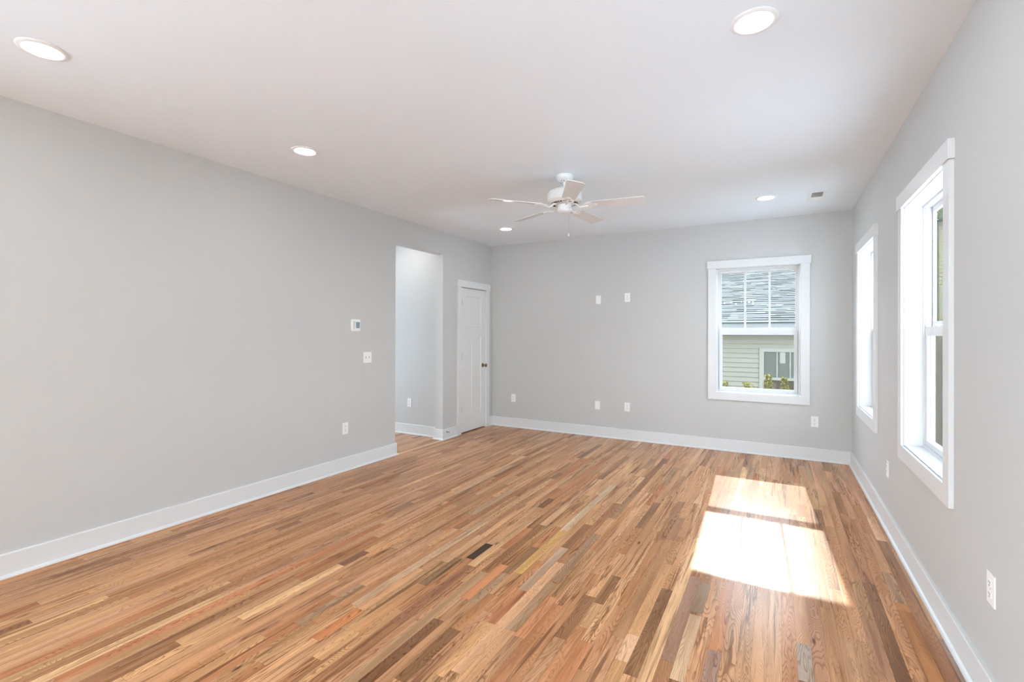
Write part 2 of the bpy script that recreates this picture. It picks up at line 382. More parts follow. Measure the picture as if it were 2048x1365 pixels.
bm = NB(); run(bm, (XL-WT, OP1), (XL, OP1), (0, -1), 1, 1); run(bm, (XL, OP1), (XL, 5.347), (1, 0), 1, 0)
struct('baseboard_jamb', bm, M_TRIM, 'short white baseboard wrapping the pier between opening and closet door', 'baseboard')
bm = NB(); run(bm, (XL, 6.165), (XL, YB), (1, 0), 0, -1); run(bm, (XL, YB), (XR, YB), (0, -1), -1, -1)
struct('baseboard_back', bm, M_TRIM, 'white baseboard along the far wall', 'baseboard')
bm = NB(); run(bm, (XR, YF), (XR, YB), (-1, 0), 0, -1)
struct('baseboard_right', bm, M_TRIM, 'white baseboard along the right wall under the windows', 'baseboard')
bm = NB(); run(bm, (HALL_X, HALL_Y), (XL-WT, HALL_Y), (0, -1), 0, 0)
struct('baseboard_hall', bm, M_TRIM, 'white baseboard in the hallway beyond the opening', 'baseboard')

# ------------------------------------------------------------------ windows (local x along wall, y outward, z up)
def window(name, label, loc, rotz):
    root = thing(name, label, 'window', loc, rotz, kind='structure')
    h = WW/2; ci = h+0.002; co = ci+0.089
    bm = NB()
    add_box(bm, -co, -ci, -0.019, 0, WZ0-0.094, WZ1, bev=0.0015); add_box(bm, ci, co, -0.019, 0, WZ0-0.094, WZ1, bev=0.0015)
    add_box(bm, -ci, ci, -0.019, 0, WZ0-0.094, WZ0-0.003, bev=0.0015)
    add_box(bm, -co-0.013, co+0.013, -0.026, 0, WZ1, WZ1+0.091, bev=0.0015)
    obj('casing', bm, M_TRIM, root)
    j = h-0.004
    obj('jamb', boxes([(-h, -j, -0.003, 0.088, WZ0, WZ1), (j, h, -0.003, 0.088, WZ0, WZ1), (-j, j, -0.003, 0.088, WZ1-0.004, WZ1), (-j, j, -0.003, 0.088, WZ0, WZ0+0.004)]), M_TRIM, root)
    fz0, fz1 = WZ0+0.004, WZ1-0.004; fw = 0.014
    obj('frame', boxes([(-j, -j+fw, 0.088, 0.144, fz0, fz1), (j-fw, j, 0.088, 0.144, fz0, fz1), (-j+fw, j-fw, 0.088, 0.144, fz1-fw, fz1), (-j+fw, j-fw, 0.088, 0.144, fz0, fz0+fw)]), M_VINYL, root)
    # track liners beside the lower sash and above it
    fi = j-fw
    MT = 1.446
    obj('track', boxes([(-fi, -fi+0.008, 0.095, 0.125, MT, fz1-fw), (fi-0.008, fi, 0.095, 0.125, MT, fz1-fw)]), M_VINYL, root)
    obj('outer_stop', boxes([(-fi, -fi+0.011, 0.1275, 0.1355, fz0+fw, 1.43), (fi-0.011, fi, 0.1275, 0.1355, fz0+fw, 1.43)]), M_VINYL, root)
    # upper sash (outer track)
    gx = 0.3895; gz0, gz1 = 1.478, 2.142
    bm = NB()
    add_box(bm, -fi, -gx, 0.1275, 0.143, 1.43, fz1-fw); add_box(bm, gx, fi, 0.1275, 0.143, 1.43, fz1-fw)
    add_box(bm, -gx, gx, 0.1275, 0.143, gz1, fz1-fw); add_box(bm, -gx, gx, 0.1275, 0.143, 1.43, gz0)
    up = obj('upper_sash', bm, M_VINYL, root)
    obj('glass', boxes([(-gx, gx, 0.137, 0.141, gz0, gz1)]), M_GLASS, up)
    for mx in (-gx/3, gx/3): obj('muntin', boxes([(mx-0.011, mx+0.011, 0.133, 0.1425, gz0, gz1)], 0.002), M_VINYL, up)
    # lower sash (inner track)
    lx = 0.378; lz0, lz1 = 0.755, 1.391; si = fi-0.004
    bm = NB()
    add_box(bm, -si, -lx, 0.096, 0.126, fz0+fw, lz1); add_box(bm, lx, si, 0.096, 0.126, fz0+fw, lz1)
    add_box(bm, -lx, lx, 0.096, 0.126, fz0+fw, lz0); add_box(bm, -si, si, 0.096, 0.126, lz1, MT, bev=0.002)
    lo = obj('lower_sash', bm, M_VINYL, root)
    obj('glass', boxes([(-lx, lx, 0.109, 0.113, lz0, lz1)]), M_GLASS, lo)
    for sx in (-0.2, 0.2):
        bm = NB(); add_lathe(bm, [(0, 0), (0.02, 0), (0.02, 0.008), (0.012, 0.014), (0, 0.014)], 20, Matrix.Translation((sx, 0.112, MT)))
        add_box(bm, sx-0.006, sx+0.034, 0.104, 0.114, MT+0.005, MT+0.013, bev=0.002)
        obj('sash_lock', bm, M_VINYL, lo, True)
    sc = obj('insect_screen', boxes([(-fi, -fi+0.012, 0.136, 0.142, 0.735, 1.43), (fi-0.012, fi, 0.136, 0.142, 0.735, 1.43), (-fi+0.012, fi-0.012, 0.136, 0.142, 1.418, 1.43), (-fi+0.012, fi-0.012, 0.136, 0.142, 0.735, 0.747)]), M_VINYL, root)
    bm = NB(); q = fi-0.012; bm.faces.new([bm.verts.new(p) for p in ((-q, 0.139, 0.747), (q, 0.139, 0.747), (q, 0.139, 1.418), (-q, 0.139, 1.418))])
    obj('screen_mesh', bm, M_SCREEN, sc)
    # exterior casing
    obj('outer_casing', boxes([(-h-0.15, -h-0.05, ET, ET+0.004, WZ0-0.05, WZ1+0.1), (h+0.05, h+0.15, ET, ET+0.004, WZ0-0.05, WZ1+0.1), (-h-0.05, h+0.05, ET, ET+0.004, WZ1+0.03, WZ1+0.1), (-h-0.05, h+0.05, ET, ET+0.02, WZ0-0.05, WZ0-0.012)]), M_VINYL, root)
    return root
window('window_1', 'white double-hung window in the far wall, a shingled roof outside', (WB, YB, 0), 0)
window('window_2', 'white window on the right wall nearest the far corner', (XR, WR[1], 0), -PI/2)
window('window_3', 'large white deep-jambed window on the right wall, nearer the viewer', (XR, WR[0], 0), -PI/2)

def patio(name, label, loc, rz, thick, wd=None):  # unseen glazed doors added so daylight fills the room and hallway
    t = thing(name, label, 'door', loc, rz, kind='structure'); h = (wd or PD_W)/2; a = 0.05
    obj('frame', boxes([(-h, -h+a, 0, thick, 0, PD_H), (h-a, h, 0, thick, 0, PD_H), (-h+a, h-a, 0, thick, PD_H-a, PD_H), (-h+a, h-a, 0, thick, 0, 0.04), (-0.03, 0.03, 0.02, thick-0.02, 0.04, PD_H-a)]), M_VINYL, t)
    obj('glass', boxes([(-h+a, -0.03, thick/2-0.003, thick/2+0.003, 0.04, PD_H-a), (0.03, h-a, thick/2-0.003, thick/2+0.003, 0.04, PD_H-a)]), M_GLASS, t)
patio('door_2', 'glazed patio door in the rear wall', (RX[0], YF, 0), PI, ET)
for k, (y, lab) in enumerate(((RWY[0], 'window on the right wall beside the viewpoint'),)):
    w_ = dup(bpy.data.objects['window_3'], (XR, y, 0), -PI/2, lab); w_.name = 'window_%d' % (k+4)  # extra window out of view, added to bring in more daylight
patio('door_3', 'glazed patio door in the left wall behind the viewpoint', (XL, LY[0], 0), PI/2, WT, LW_)
patio('door_5', 'glazed door at the far end of the hallway', (HALL_X, 4.2, 0), PI/2, 0.1, 0.7)
patio('door_4', 'glazed patio door in the left wall at the rear', (XL, LY[1], 0), PI/2, WT, LW_)

# ------------------------------------------------------------------ closet door on the left wall (built in world coordinates)
dr = thing('door_1', 'white three-panel closet door with brass knob beside the far corner', 'door', (0, 0, 0), kind='structure')
s0, s1, sz0, sz1 = 5.456, 6.066, 0.014, 2.040
fx = XL-0.004                                         # slab face
bm = NB()
P = [(5.560, 5.962, 1.490, 1.930), (5.560, 5.728, 0.250, 1.360), (5.794, 5.962, 0.250, 1.360)]
yc = [s0, 5.560, 5.728, 5.794, 5.962, s1]; zc = [sz0, 0.250, 1.360, 1.490, 1.930, sz1]
add_box(bm, fx-0.035, fx-0.010, s0, s1, sz0, sz1)
for r_ in ((s0, 5.560, sz0, sz1), (5.962, s1, sz0, sz1), (5.560, 5.962, sz0, 0.250), (5.560, 5.962, 1.360, 1.490), (5.560, 5.962, 1.930, sz1), (5.728, 5.794, 0.250, 1.360)):
    add_box(bm, fx-0.010, fx, *r_)
for y0, y1, z0, z1 in P:                              # sloped sticking around each recessed panel
    q = 0.012
    o_ = [(fx-0.0003, y, z) for y, z in ((y0, z0), (y1, z0), (y1, z1), (y0, z1))]
    i_ = [(fx-0.0095, y, z) for y, z in ((y0+q, z0+q), (y1-q, z0+q), (y1-q, z1-q), (y0+q, z1-q))]
    vo_ = [bm.verts.new(p) for p in o_]; vi_ = [bm.verts.new(p) for p in i_]
    for k in range(4): bm.faces.new((vo_[k], vo_[(k+1) % 4], vi_[(k+1) % 4], vi_[k]))
slab = obj('door_slab', bm, M_DOOR, dr)
bm = NB()
MX = Matrix.Translation((fx, 6.006, 0.928)) @ Matrix.Rotation(PI/2, 4, 'Y')
add_lathe(bm, [(0, 0), (0.031, 0), (0.031, 0.004), (0.024, 0.009), (0.011, 0.011), (0.0095, 0.034), (0.018, 0.040), (0.026, 0.048), (0.0275, 0.057), (0.024, 0.066), (0.012, 0.071), (0, 0.0715)], 28, MX)
obj('door_knob', bm, M_BRASS, slab, True)
for hz in (1.832, 1.082, 0.335):
    bm = NB(); add_lathe(bm, [(0, -0.045), (0.0065, -0.045), (0.0065, 0.045), (0, 0.045)], 12, Matrix.Translation((XL+0.005, 5.4525, hz)))
    obj('hinge', bm, M_NICKEL, dr, True)
obj('door_jamb', boxes([(XL-WT, XL, DR0, 5.4515, 0, 2.045), (XL-WT, XL, 6.070, DR1, 0, 2.045), (XL-WT, XL, DR0, DR1, 2.0465, DRZ)]), M_TRIM, dr)
bm = NB()
add_box(bm, XL, XL+0.019, 5.348, 5.432, 0, 2.050, bev=0.0015); add_box(bm, XL, XL+0.019, 6.075, 6.162, 0, 2.050, bev=0.0015)
add_box(bm, XL, XL+0.026, 5.335, 6.175, 2.050, 2.141, bev=0.0015)
obj('door_casing', bm, M_TRIM, dr)

# ------------------------------------------------------------------ ceiling fixtures
def make_light(label, x, y, lens=None):
    t = thing('recessed_light', label, 'ceiling light', (x, y, ZC), 0, 'recessed ceiling lights')
    bm = NB(); add_lathe(bm, [(0.094, 0), (0.094, -0.003), (0.088, -0.007), (0.074, -0.008), (0.068, -0.004), (0.067, -0.0005)], 48)
    obj('trim_ring', bm, M_PLASTIC, t, True)
    bm = NB(); add_lathe(bm, [(0.0668, -0.002), (0.060, -0.0075), (0.045, -0.0105), (0.02, -0.012), (0, -0.012)], 48)
    obj('lens', bm, lens or M_LENS, t, True)
    return t
L0 = make_light('lit round recessed light near the upper left corner of the photo', -3.046, 0.885)
for x, y, lab in ((-3.042, 2.317, 'lit round recessed light over the middle of the long left wall'),
                  (-3.040, 5.281, 'small lit recessed light behind the fan blades near the far left corner'),
                  (-0.093, 2.286, 'largest lit recessed light, top right of the ceiling'),
                  (-0.107, 5.293, 'small lit recessed light just left of the ceiling vent'),
                  (-0.10, -0.60, 'recessed light on the right behind the viewpoint'),  # this and the next three: lamps added out of view as fill
                  (-3.04, -0.60, 'recessed light on the left behind the viewpoint'),
                  (-0.10, -3.0, 'recessed light on the right at the rear of the room'),
                  (-3.04, -3.0, 'recessed light on the left at the rear of the room')):
    dup(L0, (x, y, ZC), 0, lab)

make_light('lit recessed light in the hallway ceiling beyond the opening', -4.45, 4.62, M_HLENS)

v = thing('air_vent', 'small white louvered ceiling vent near the far right corner', 'vent', (0.322, 5.465, ZC))
bm = NB()
add_box(bm, -0.075, -0.045, -0.18, 0.18, -0.006, 0, bev=0.002); add_box(bm, 0.045, 0.075, -0.18, 0.18, -0.006, 0, bev=0.002)
add_box(bm, -0.045, 0.045, -0.18, -0.15, -0.006, 0, bev=0.002); add_box(bm, -0.045, 0.045, 0.15, 0.18, -0.006, 0, bev=0.002)
obj('vent_frame', bm, M_PLASTIC, v)
obj('duct_opening', boxes([(-0.045, 0.045, -0.15, 0.15, -0.0012, -0.0002)]), M_DUCT, v)
for k in range(15):
    yy = -0.14+k*0.02; s_ = 1 if k < 8 else -1
    bm = NB(); add_box(bm, -0.045, 0.045, -0.0075, 0.0075, -0.0005, 0.0005, Matrix.Translation((0, yy, -0.0062)) @ Matrix.Rotation(s_*math.radians(32), 4, 'X'))
    obj('louver', bm, M_PLASTIC, v)

# ------------------------------------------------------------------ ceiling fan
FX, FY = -1.583, 3.745
fan = thing('ceiling_fan', 'white five-blade ceiling fan hanging from the middle of the ceiling', 'ceiling fan', (FX, FY, ZC))
bm = NB(); add_lathe(bm, [(0.072, 0), (0.073, -0.006), (0.072, -0.02), (0.066, -0.032), (0.05, -0.045), (0.034, -0.052), (0.03, -0.056), (0, -0.056)], 40)
can = obj('canopy', bm, M_FAN, fan, True)
for ang in (-75, -110, 20, 160):
    bm = NB(); a = math.radians(ang); add_lathe(bm, [(0, -0.002), (0.004, -0.002), (0.004, 0.002), (0, 0.002)], 10, Matrix.Translation((0.040*math.cos(a), 0.040*math.sin(a), -0.0515)))
    obj('canopy_screw', bm, M_SLOT, can)
bm = NB(); add_lathe(bm, [(0, -0.05), (0.0135, -0.05), (0.0135, -0.105), (0.022, -0.107), (0.022, -0.125), (0, -0.125)], 20)
obj('downrod', bm, M_FAN, fan, True)
bm = NB(); add_lathe(bm, [(0, -0.112), (0.05, -0.114), (0.10, -0.122), (0.134, -0.138), (0.145, -0.155), (0.145, -0.205), (0.147, -0.209), (0.147, -0.219), (0.14, -0.226), (0.118, -0.236), (0.085, -0.243), (0, -0.243)], 56)
mot = obj('motor_housing', bm, M_FAN, fan, True)
bm = NB()                                             # dark cooling slots in the underside
for k in range(30):
    a = 2*PI*k/30
    add_box(bm, 0.088, 0.114, -0.0045, 0.0045, -0.2445, -0.2385, Matrix.Rotation(a, 4, 'Z') @ Matrix.Translation((0, 0, -0.018)) @ Matrix.Rotation(math.radians(-14.5), 4, 'Y') @ Matrix.Translation((0, 0, 0)) if False else Matrix.Rotation(a, 4, 'Z'))
obj('cooling_slots', bm, M_SLOT, mot)
bm = NB(); add_lathe(bm, [(0, -0.243), (0.045, -0.243), (0.057, -0.25), (0.058, -0.256), (0.058, -0.29), (0.061, -0.292), (0.061, -0.298), (0.056, -0.306), (0.04, -0.316), (0, -0.319)], 40)
sw = obj('switch_housing', bm, M_FAN, fan, True)
bm = NB()
pts = [(0.045, -0.035, -0.305-0.001)]
zc0 = -0.307
for k in range(70):
    zz = zc0-0.0027*k
    bmesh.ops.create_icosphere(bm, subdivisions=1, radius=0.0013, matrix=Matrix.Translation((0.048, -0.026, zz)))
pc = obj('pull_chain', bm, M_NICKEL, fan)
bm = NB(); add_lathe(bm, [(0, 0), (0.003, -0.002), (0.0055, -0.016), (0.006, -0.024), (0.004, -0.03), (0, -0.031)], 12, Matrix.Translation((0.048, -0.026, zc0-0.187)))
obj('chain_fob', bm, M_FAN, pc, True)
bm = NB(); add_tube(bm, [(0.056, -0.02, -0.283), (0.075, -0.024, -0.281), (0.105, -0.03, -0.277), (0.112, -0.031, -0.277)], [0.0035, 0.003, 0.003, 0.0045])
obj('reverse_lever', bm, M_FAN, sw, True)
# blade: outline with a curved root and rounded tip corners
def blade_bm():
    bm = NB(); pts = []
    r0, r1 = 0.205, 0.662; w0, w1 = 0.054, 0.068
    for k in range(9):
        a = PI/2+PI*k/8; pts.append((r0+0.03+0.03*math.cos(a), w0*math.sin(a)))
    for k in range(7):
        a = -PI/2+PI/2*k/6; pts.append((r1-0.03+0.03*math.cos(a), -w1+0.03+0.03*math.sin(a)))
    for k in range(7):
        a = PI/2*k/6; pts.append((r1-0.03+0.03*math.cos(a), w1-0.03+0.03*math.sin(a)))
    add_prism(bm, pts, 0, 0.006); return bm
def iron_bm():
    bm = NB()
    add_tube(bm, [(0.082, 0, 0.026), (0.105, 0, 0.012), (0.13, 0, -0.012), (0.155, 0, -0.014), (0.18, 0, -0.006), (0.20, 0, -0.003)], [0.011, 0.010, 0.009, 0.009, 0.010, 0.010], 10)
    n = 30; pts = []
    for k in range(n):                                # trefoil plate with scalloped lobes
        a = 2*PI*k/n; r = 0.034*(1+0.38*math.cos(3*a)); pts.append((0.228+r*math.cos(a), 1.25*r*math.sin(a)))
    add_prism(bm, pts, -0.0045, -0.0005)
    for sx, sy in ((0.262, 0), (0.212, 0.034), (0.212, -0.034)):
        add_lathe(bm, [(0, -0.008), (0.005, -0.0075), (0.006, -0.0045), (0, -0.0045)], 10, Matrix.Translation((sx, sy, 0)))
    add_tube(bm, [(0.15, 0, -0.013), (0.168, 0.03, -0.008), (0.19, 0.047, -0.003), (0.212, 0.040, -0.002)], 0.005, 8)
    add_tube(bm, [(0.15, 0, -0.013), (0.168, -0.03, -0.008), (0.19, -0.047, -0.003), (0.212, -0.040, -0.002)], 0.005, 8)
    return bm
b0 = obj('blade', blade_bm(), M_BLADE, fan); i0 = obj('blade_iron', iron_bm(), M_FAN, b0, True)
for k in range(5):
    if k == 0: bl = b0
    else:
        bl = b0.copy(); C.objects.link(bl); bl.parent = fan
        ii = i0.copy(); C.objects.link(ii); ii.parent = bl
    bl.matrix_basis = Matrix.Translation((0, 0, -0.263)) @ Matrix.Rotation(math.radians(12+72*k), 4, 'Z') @ Matrix.Rotation(math.radians(-12), 4, 'X')

# ------------------------------------------------------------------ wall plates (local: plate in xz, facing -y)
def plate_bm(w, h, t=0.006): 
    bm = NB(); add_box(bm, -w/2, w/2, -t, 0, -h/2, h/2, bev=0.002); return bm
def outlet(label, loc, rz):
    t = thing('outlet', label, 'outlet', loc, rz, 'wall outlets')
    p = obj('cover_plate', plate_bm(0.072, 0.116), M_PLASTIC, t)
    for zz in (0.021, -0.021):
        bm = NB(); poly = []
        for k in range(24):
            a = 2*PI*k/24; poly.append((max(-0.0165, min(0.0165, 0.0185*math.cos(a))), 0.0145*math.sin(a) if abs(math.sin(a)) < .98 else 0.0145*math.sin(a)))
        add_prism(bm, poly, 0.004, 0.009, Matrix.Translation((0, 0, zz)) @ Matrix.Rotation(PI/2, 4, 'X'))
        sk = obj('socket', bm, M_PLASTIC, t)
        bm = boxes([(-0.0078, -0.0052, -0.0094, -0.0089, zz+0.000, zz+0.009), (0.0052, 0.0078, -0.0094, -0.0089, zz+0.001, zz+0.008)])
        add_lathe(bm, [(0, 0), (0.003, 0), (0.003, 0.0005), (0, 0.0005)], 10, Matrix.Translation((0, -0.0089, zz-0.007)) @ Matrix.Rotation(PI/2, 4, 'X'))
        obj('socket_slots', bm, M_SLOT, sk)
    bm = NB(); add_lathe(bm, [(0, 0), (0.003, 0), (0.003, 0.001), (0, 0.001)], 10, Matrix.Translation((0, -0.006, 0)) @ Matrix.Rotation(PI/2, 4, 'X'))
    obj('screw', bm, M_SEAM, t)
    return t
LEFTW, BACKW, RIGHTW = PI/2, 0.0, -PI/2
o1 = outlet('white outlet low on the long left wall below the light switch', (XL, 3.413, 0.431), LEFTW)
for loc, rz, lab in (((-4.49, HALL_Y, 0.435), BACKW, 'white outlet on the hallway wall seen through the opening'),
                     ((-3.464, YB, 0.437), BACKW, 'white outlet low on the far wall closest to the closet door'),
                     ((-1.743, YB, 0.432), BACKW, 'white outlet low on the far wall, right of the blank plate'),
                     ((-1.743, YB, 1.882), BACKW, 'white outlet high on the far wall at television height'),
                     ((0.354, YB, 0.430), BACKW, 'white outlet on the far wall below the right edge of the window'),
                     ((XR, 2.405, 0.457), RIGHTW, 'large white outlet on the right wall in the near foreground'),
                     ((XR, 4.32, 0.430), RIGHTW, 'small edge-on white outlet on the right wall between the two windows')):
    dup(o1, loc, rz, lab)
def blank(label, loc, rz):
    t = thing('blank_plate', label, 'wall plate', loc, rz, 'blank wall plates')
    obj('cover_plate', plate_bm(0.07, 0.114), M_PLASTIC, t)
    for zz in (0.042, -0.042):
        bm = NB(); add_lathe(bm, [(0, 0), (0.003, 0), (0.003, 0.0008), (0, 0.0008)], 10, Matrix.Translation((0, -0.006, zz)) @ Matrix.Rotation(PI/2, 4, 'X'))
        obj('screw', bm, M_PLASTIC, t)
    return t
bp = blank('plain white blank plate high on the far wall', (-2.142, YB, 1.865), BACKW)
dup(bp, (-2.152, YB, 0.425), BACKW, 'plain white blank plate low on the far wall')
sw_ = thing('light_switch', 'white double toggle light switch on the left wall below the thermostat', 'light switch', (XL, 3.709, 1.141), LEFTW)
obj('cover_plate', plate_bm(0.116, 0.116), M_PLASTIC, sw_)
for sx in (-0.023, 0.023):
    bm = NB(); add_box(bm, -0.0045, 0.0045, -0.017, -0.004, -0.005, 0.005, Matrix.Translation((sx, 0, 0)) @ Matrix.Rotation(math.radians(25), 4, 'X'), bev=0.001)
    obj('toggle', bm, M_PLASTIC, sw_)
    obj('toggle_slot', boxes([(sx-0.0055, sx+0.0055, -0.0068, -0.0058, -0.012, 0.012)]), M_SEAM, sw_)
th = thing('thermostat', 'white square thermostat with a blue-grey display on the left wall', 'thermostat', (XL, 3.546, 1.482), LEFTW)
bm = NB(); r_ = 0.014; w_ = 0.062; poly = []
for cx_, cz_, a0 in ((w_-r_, w_-r_, 0), (-w_+r_, w_-r_, 90), (-w_+r_, -w_+r_, 180), (w_-r_, -w_+r_, 270)):
    for k in range(7): a = math.radians(a0+15*k); poly.append((cx_+r_*math.cos(a), cz_+r_*math.sin(a)))
add_prism(bm, poly, 0, 0.006, Matrix.Rotation(PI/2, 4, 'X')); obj('back_plate', bm, M_PLASTIC, th)
bm = NB(); add_box(bm, -0.048, 0.050, -0.017, -0.005, -0.048, 0.048, bev=0.004); bo = obj('body', bm, M_PLASTIC, th)
obj('side_grille', boxes([(-0.044, -0.020, -0.0178, -0.0165, -0.042, 0.042)]), M_GREYBOX, bo)
obj('display', boxes([(-0.008, 0.042, -0.0180, -0.0165, -0.030, 0.034)]), M_SCREENLCD, bo)

ds = thing('door_stop', 'small spring door stop on the baseboard between opening and closet door', 'door stop', (XL+0.0155, 5.10, 0.095))
bm = NB(); hp = []
for k in range(121): a = 2*PI*10*k/120; hp.append((0.006+0.055*k/120, 0.0055*math.cos(a), 0.0055*math.sin(a)))
add_tube(bm, hp, 0.0012, 6); obj('spring', bm, M_STEEL, ds, True)
RY = Matrix.Rotation(PI/2, 4, 'Y')
bm = NB(); add_lathe(bm, [(0, 0), (0.010, 0), (0.010, 0.004), (0.006, 0.008), (0, 0.008)], 16, RY); obj('base', bm, M_STEEL, ds, True)
bm = NB(); add_lathe(bm, [(0, 0.058), (0.008, 0.058), (0.009, 0.072), (0, 0.073)], 16, RY); obj('rubber_tip', bm, M_PLASTIC, ds, True)

# chandelier in the rear of the open room: its lit bulbs mirror in the far window
ch = thing('chandelier', 'branched chandelier with warm bulbs, mirrored in the far window glass', 'chandelier', (-1.03, -3.0, ZC))
bm = NB(); add_lathe(bm, [(0, 0), (0.06, 0), (0.06, -0.012), (0.02, -0.025), (0, -0.025)], 24); add_tube(bm, [(0, 0, -0.02), (0, 0, -0.34)], 0.007); add_tube(bm, [(-0.42, 0, -0.43), (0, 0, -0.34), (0.42, 0, -0.43)], 0.008); add_tube(bm, [(-0.42, 0, -0.43), (0.42, 0, -0.43)], 0.008)
obj('stem_and_bar', bm, M_BRASS, ch)
for bx, bz in ((-0.40, -0.40), (-0.2, -0.375), (-0.08, -0.42), (0.06, -0.365), (0.14, -0.37), (0.27, -0.38), (0.37, -0.36), (0.38, -0.43)):
    bm = NB(); bmesh.ops.create_uvsphere(bm, u_segments=12, v_segments=8, radius=0.024, matrix=Matrix.Translation((bx, 0, bz)))
    obj('bulb', bm, M_BULB, ch, True)

# ------------------------------------------------------------------ outdoors
GZ = -0.9
def soil():  # unseen ground, kept pale to bounce light up to the ceiling
    t = NT('pale_gravel'); o = t.n('ShaderNodeTexCoord').outputs['Object']
    return t.done(t.bsdf(t.mix(t.noise(o, 4, 5), (0.66, 0.69, 0.71, 1), (0.74, 0.77, 0.79, 1)), 0.9))
def quads(lst):
    bm = NB()
    for x0, x1, y0, y1, z in lst: bm.faces.new([bm.verts.new(p) for p in ((x0, y0, z), (x1, y0, z), (x1, y1, z), (x0, y1, z))])
    return bm
struct('ground', quads([(-45, 45, -45, 6.3, GZ)]), soil(), 'pale gravel ground around the near half of the house', 'ground')
M_LAWN = plain('lawn_grass', (0.05, 0.07, 0.025, 1), 0.9, vary=0.3, bscale=3)
struct('lawn', quads([(-45, 45, 6.3, 70, GZ)]), M_LAWN, 'shaded lawn between the houses outside the far window', 'lawn')
bm = boxes([(HALL_X-0.1, XR+ET, YF-0.1, YB+ET, GZ, -0.03)])
struct('foundation', bm, M_WALL, 'crawl space wall under the house', 'foundation')

def shingle_mat():
    t = NT('asphalt_shingles'); o = t.n('ShaderNodeTexCoord').outputs['Object']
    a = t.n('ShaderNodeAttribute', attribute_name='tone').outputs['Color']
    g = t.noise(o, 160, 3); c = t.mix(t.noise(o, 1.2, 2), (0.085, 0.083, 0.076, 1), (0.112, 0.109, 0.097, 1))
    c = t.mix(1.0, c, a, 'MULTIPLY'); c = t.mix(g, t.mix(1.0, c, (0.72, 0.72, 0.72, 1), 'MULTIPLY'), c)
    return t.done(t.bsdf(c, 1.0, 0, 0.0))
M_SHING = shingle_mat()
M_SIDE = plain('pale_green_grey_siding', (0.165, 0.155, 0.122, 1), 0.6, vary=0.05, bscale=8)
M_HTRIM = plain('weathered_white_trim', (0.20, 0.193, 0.165, 1), 0.6, vary=0.08, bscale=5)
M_FASC = plain('fascia_paint', (0.095, 0.097, 0.092, 1), 0.7, vary=0.12, bscale=6)
M_DARKGL = plain('dark_house_glass', (0.075, 0.082, 0.072, 1), 0.3, spec=0.15, vary=0.15, bscale=2)
M_LOWPANE = plain('shaded_lower_pane', (0.035, 0.032, 0.024, 1), 0.5, spec=0.1, vary=0.2, bscale=3)  # dark panes below the rail
def laps(bm, x0, x1, y, z0, z1, ex, tilt=0.012, drop=0.008):
    z = z0; vs = []
    while z < z1-1e-4:
        ze = min(z+ex, z1)
        a = [bm.verts.new(p) for p in ((x0, y-tilt, z-drop), (x1, y-tilt, z-drop), (x1, y-tilt*0.3, ze), (x0, y-tilt*0.3, ze), (x0, y-tilt*0.45, z-drop), (x1, y-tilt*0.45, z-drop))]
        bm.faces.new((a[0], a[1], a[2], a[3])); bm.faces.new((a[4], a[5], a[1], a[0])); z = ze
NH = thing('neighbour_house', 'pale sided house with grey shingle roof outside the far window', 'house', (0, 11.0, GZ))
hx0, hx1 = -7.0, 1.7
bm = NB(); laps(bm, hx0, hx1, 0, 0.35, 2.32, 0.098, 0.026); add_box(bm, hx0, hx1, 0.0, 0.15, 0, 2.5)
obj('siding_wall', bm, M_SIDE, NH)
obj('fascia', boxes([(hx0-0.3, hx1+0.3, -0.44, -0.415, 2.40, 2.545), (hx0-0.3, hx1+0.3, -0.415, 0.0, 2.40, 2.415), (hx0-0.3, hx1+0.3, -0.02, 0.0, 2.27, 2.40)]), M_FASC, NH)
# shingle roof: real stepped tabs
bm = NB(); tl = bm.loops.layers.float_color.new('tone'); rng = random.Random(5)
th_, ex, ry0, rz0 = math.radians(22), 0.127, -0.47, 2.53
dirv = Vector((0, math.cos(th_), math.sin(th_))); nrm = Vector((0, -math.sin(th_), math.cos(th_)))
x_lo, x_hi = -5.2, 1.95
for rI in range(44):
    x = x_lo-rng.random()*0.3; sbase = rI*ex
    while x < x_hi:
        w_ = rng.choice((0.14, 0.2, 0.28, 0.36)); th2 = rng.choice((0.007, 0.009, 0.013, 0.016)); dr_ = rng.choice((0, 0, 0.008))
        e = Vector((x, ry0, rz0)) + dirv*(sbase-dr_); f_ = Vector((x, ry0, rz0)) + dirv*(sbase+ex+0.02)
        dx = Vector((w_, 0, 0))
        p = [e+nrm*th2, e+dx+nrm*th2, f_+dx+nrm*0.001, f_+nrm*0.001, e-nrm*0.002, e+dx-nrm*0.002]
        vv = [bm.verts.new(q) for q in p]
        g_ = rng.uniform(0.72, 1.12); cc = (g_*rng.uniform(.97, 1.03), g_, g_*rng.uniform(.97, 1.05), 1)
        for q, kk in (((0, 1, 2, 3), 1.0), ((4, 5, 1, 0), 0.25)):  # butt faces darkened to paint in the shadow line of each course
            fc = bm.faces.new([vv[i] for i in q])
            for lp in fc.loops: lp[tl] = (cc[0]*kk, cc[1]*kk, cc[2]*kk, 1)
        x += w_
top = Vector((0, ry0, rz0)) + dirv*(44*ex)
def quad(ps):
    fc = bm.faces.new([bm.verts.new(q) for q in ps])
    for lp in fc.loops: lp[tl] = (0.95, 0.95, 0.95, 1)
dd = nrm*-0.004
quad([Vector((hx0-0.3, ry0, rz0))+dd, Vector((hx1+0.3, ry0, rz0))+dd, Vector((hx1+0.3, top.y, top.z))+dd, Vector((hx0-0.3, top.y, top.z))+dd])
quad([(hx0-0.3, top.y, top.z), (hx1+0.3, top.y, top.z), (hx1+0.3, 2*top.y-ry0, rz0), (hx0-0.3, 2*top.y-ry0, rz0)])
obj('shingle_roof', bm, M_SHING, NH, recalc=False)
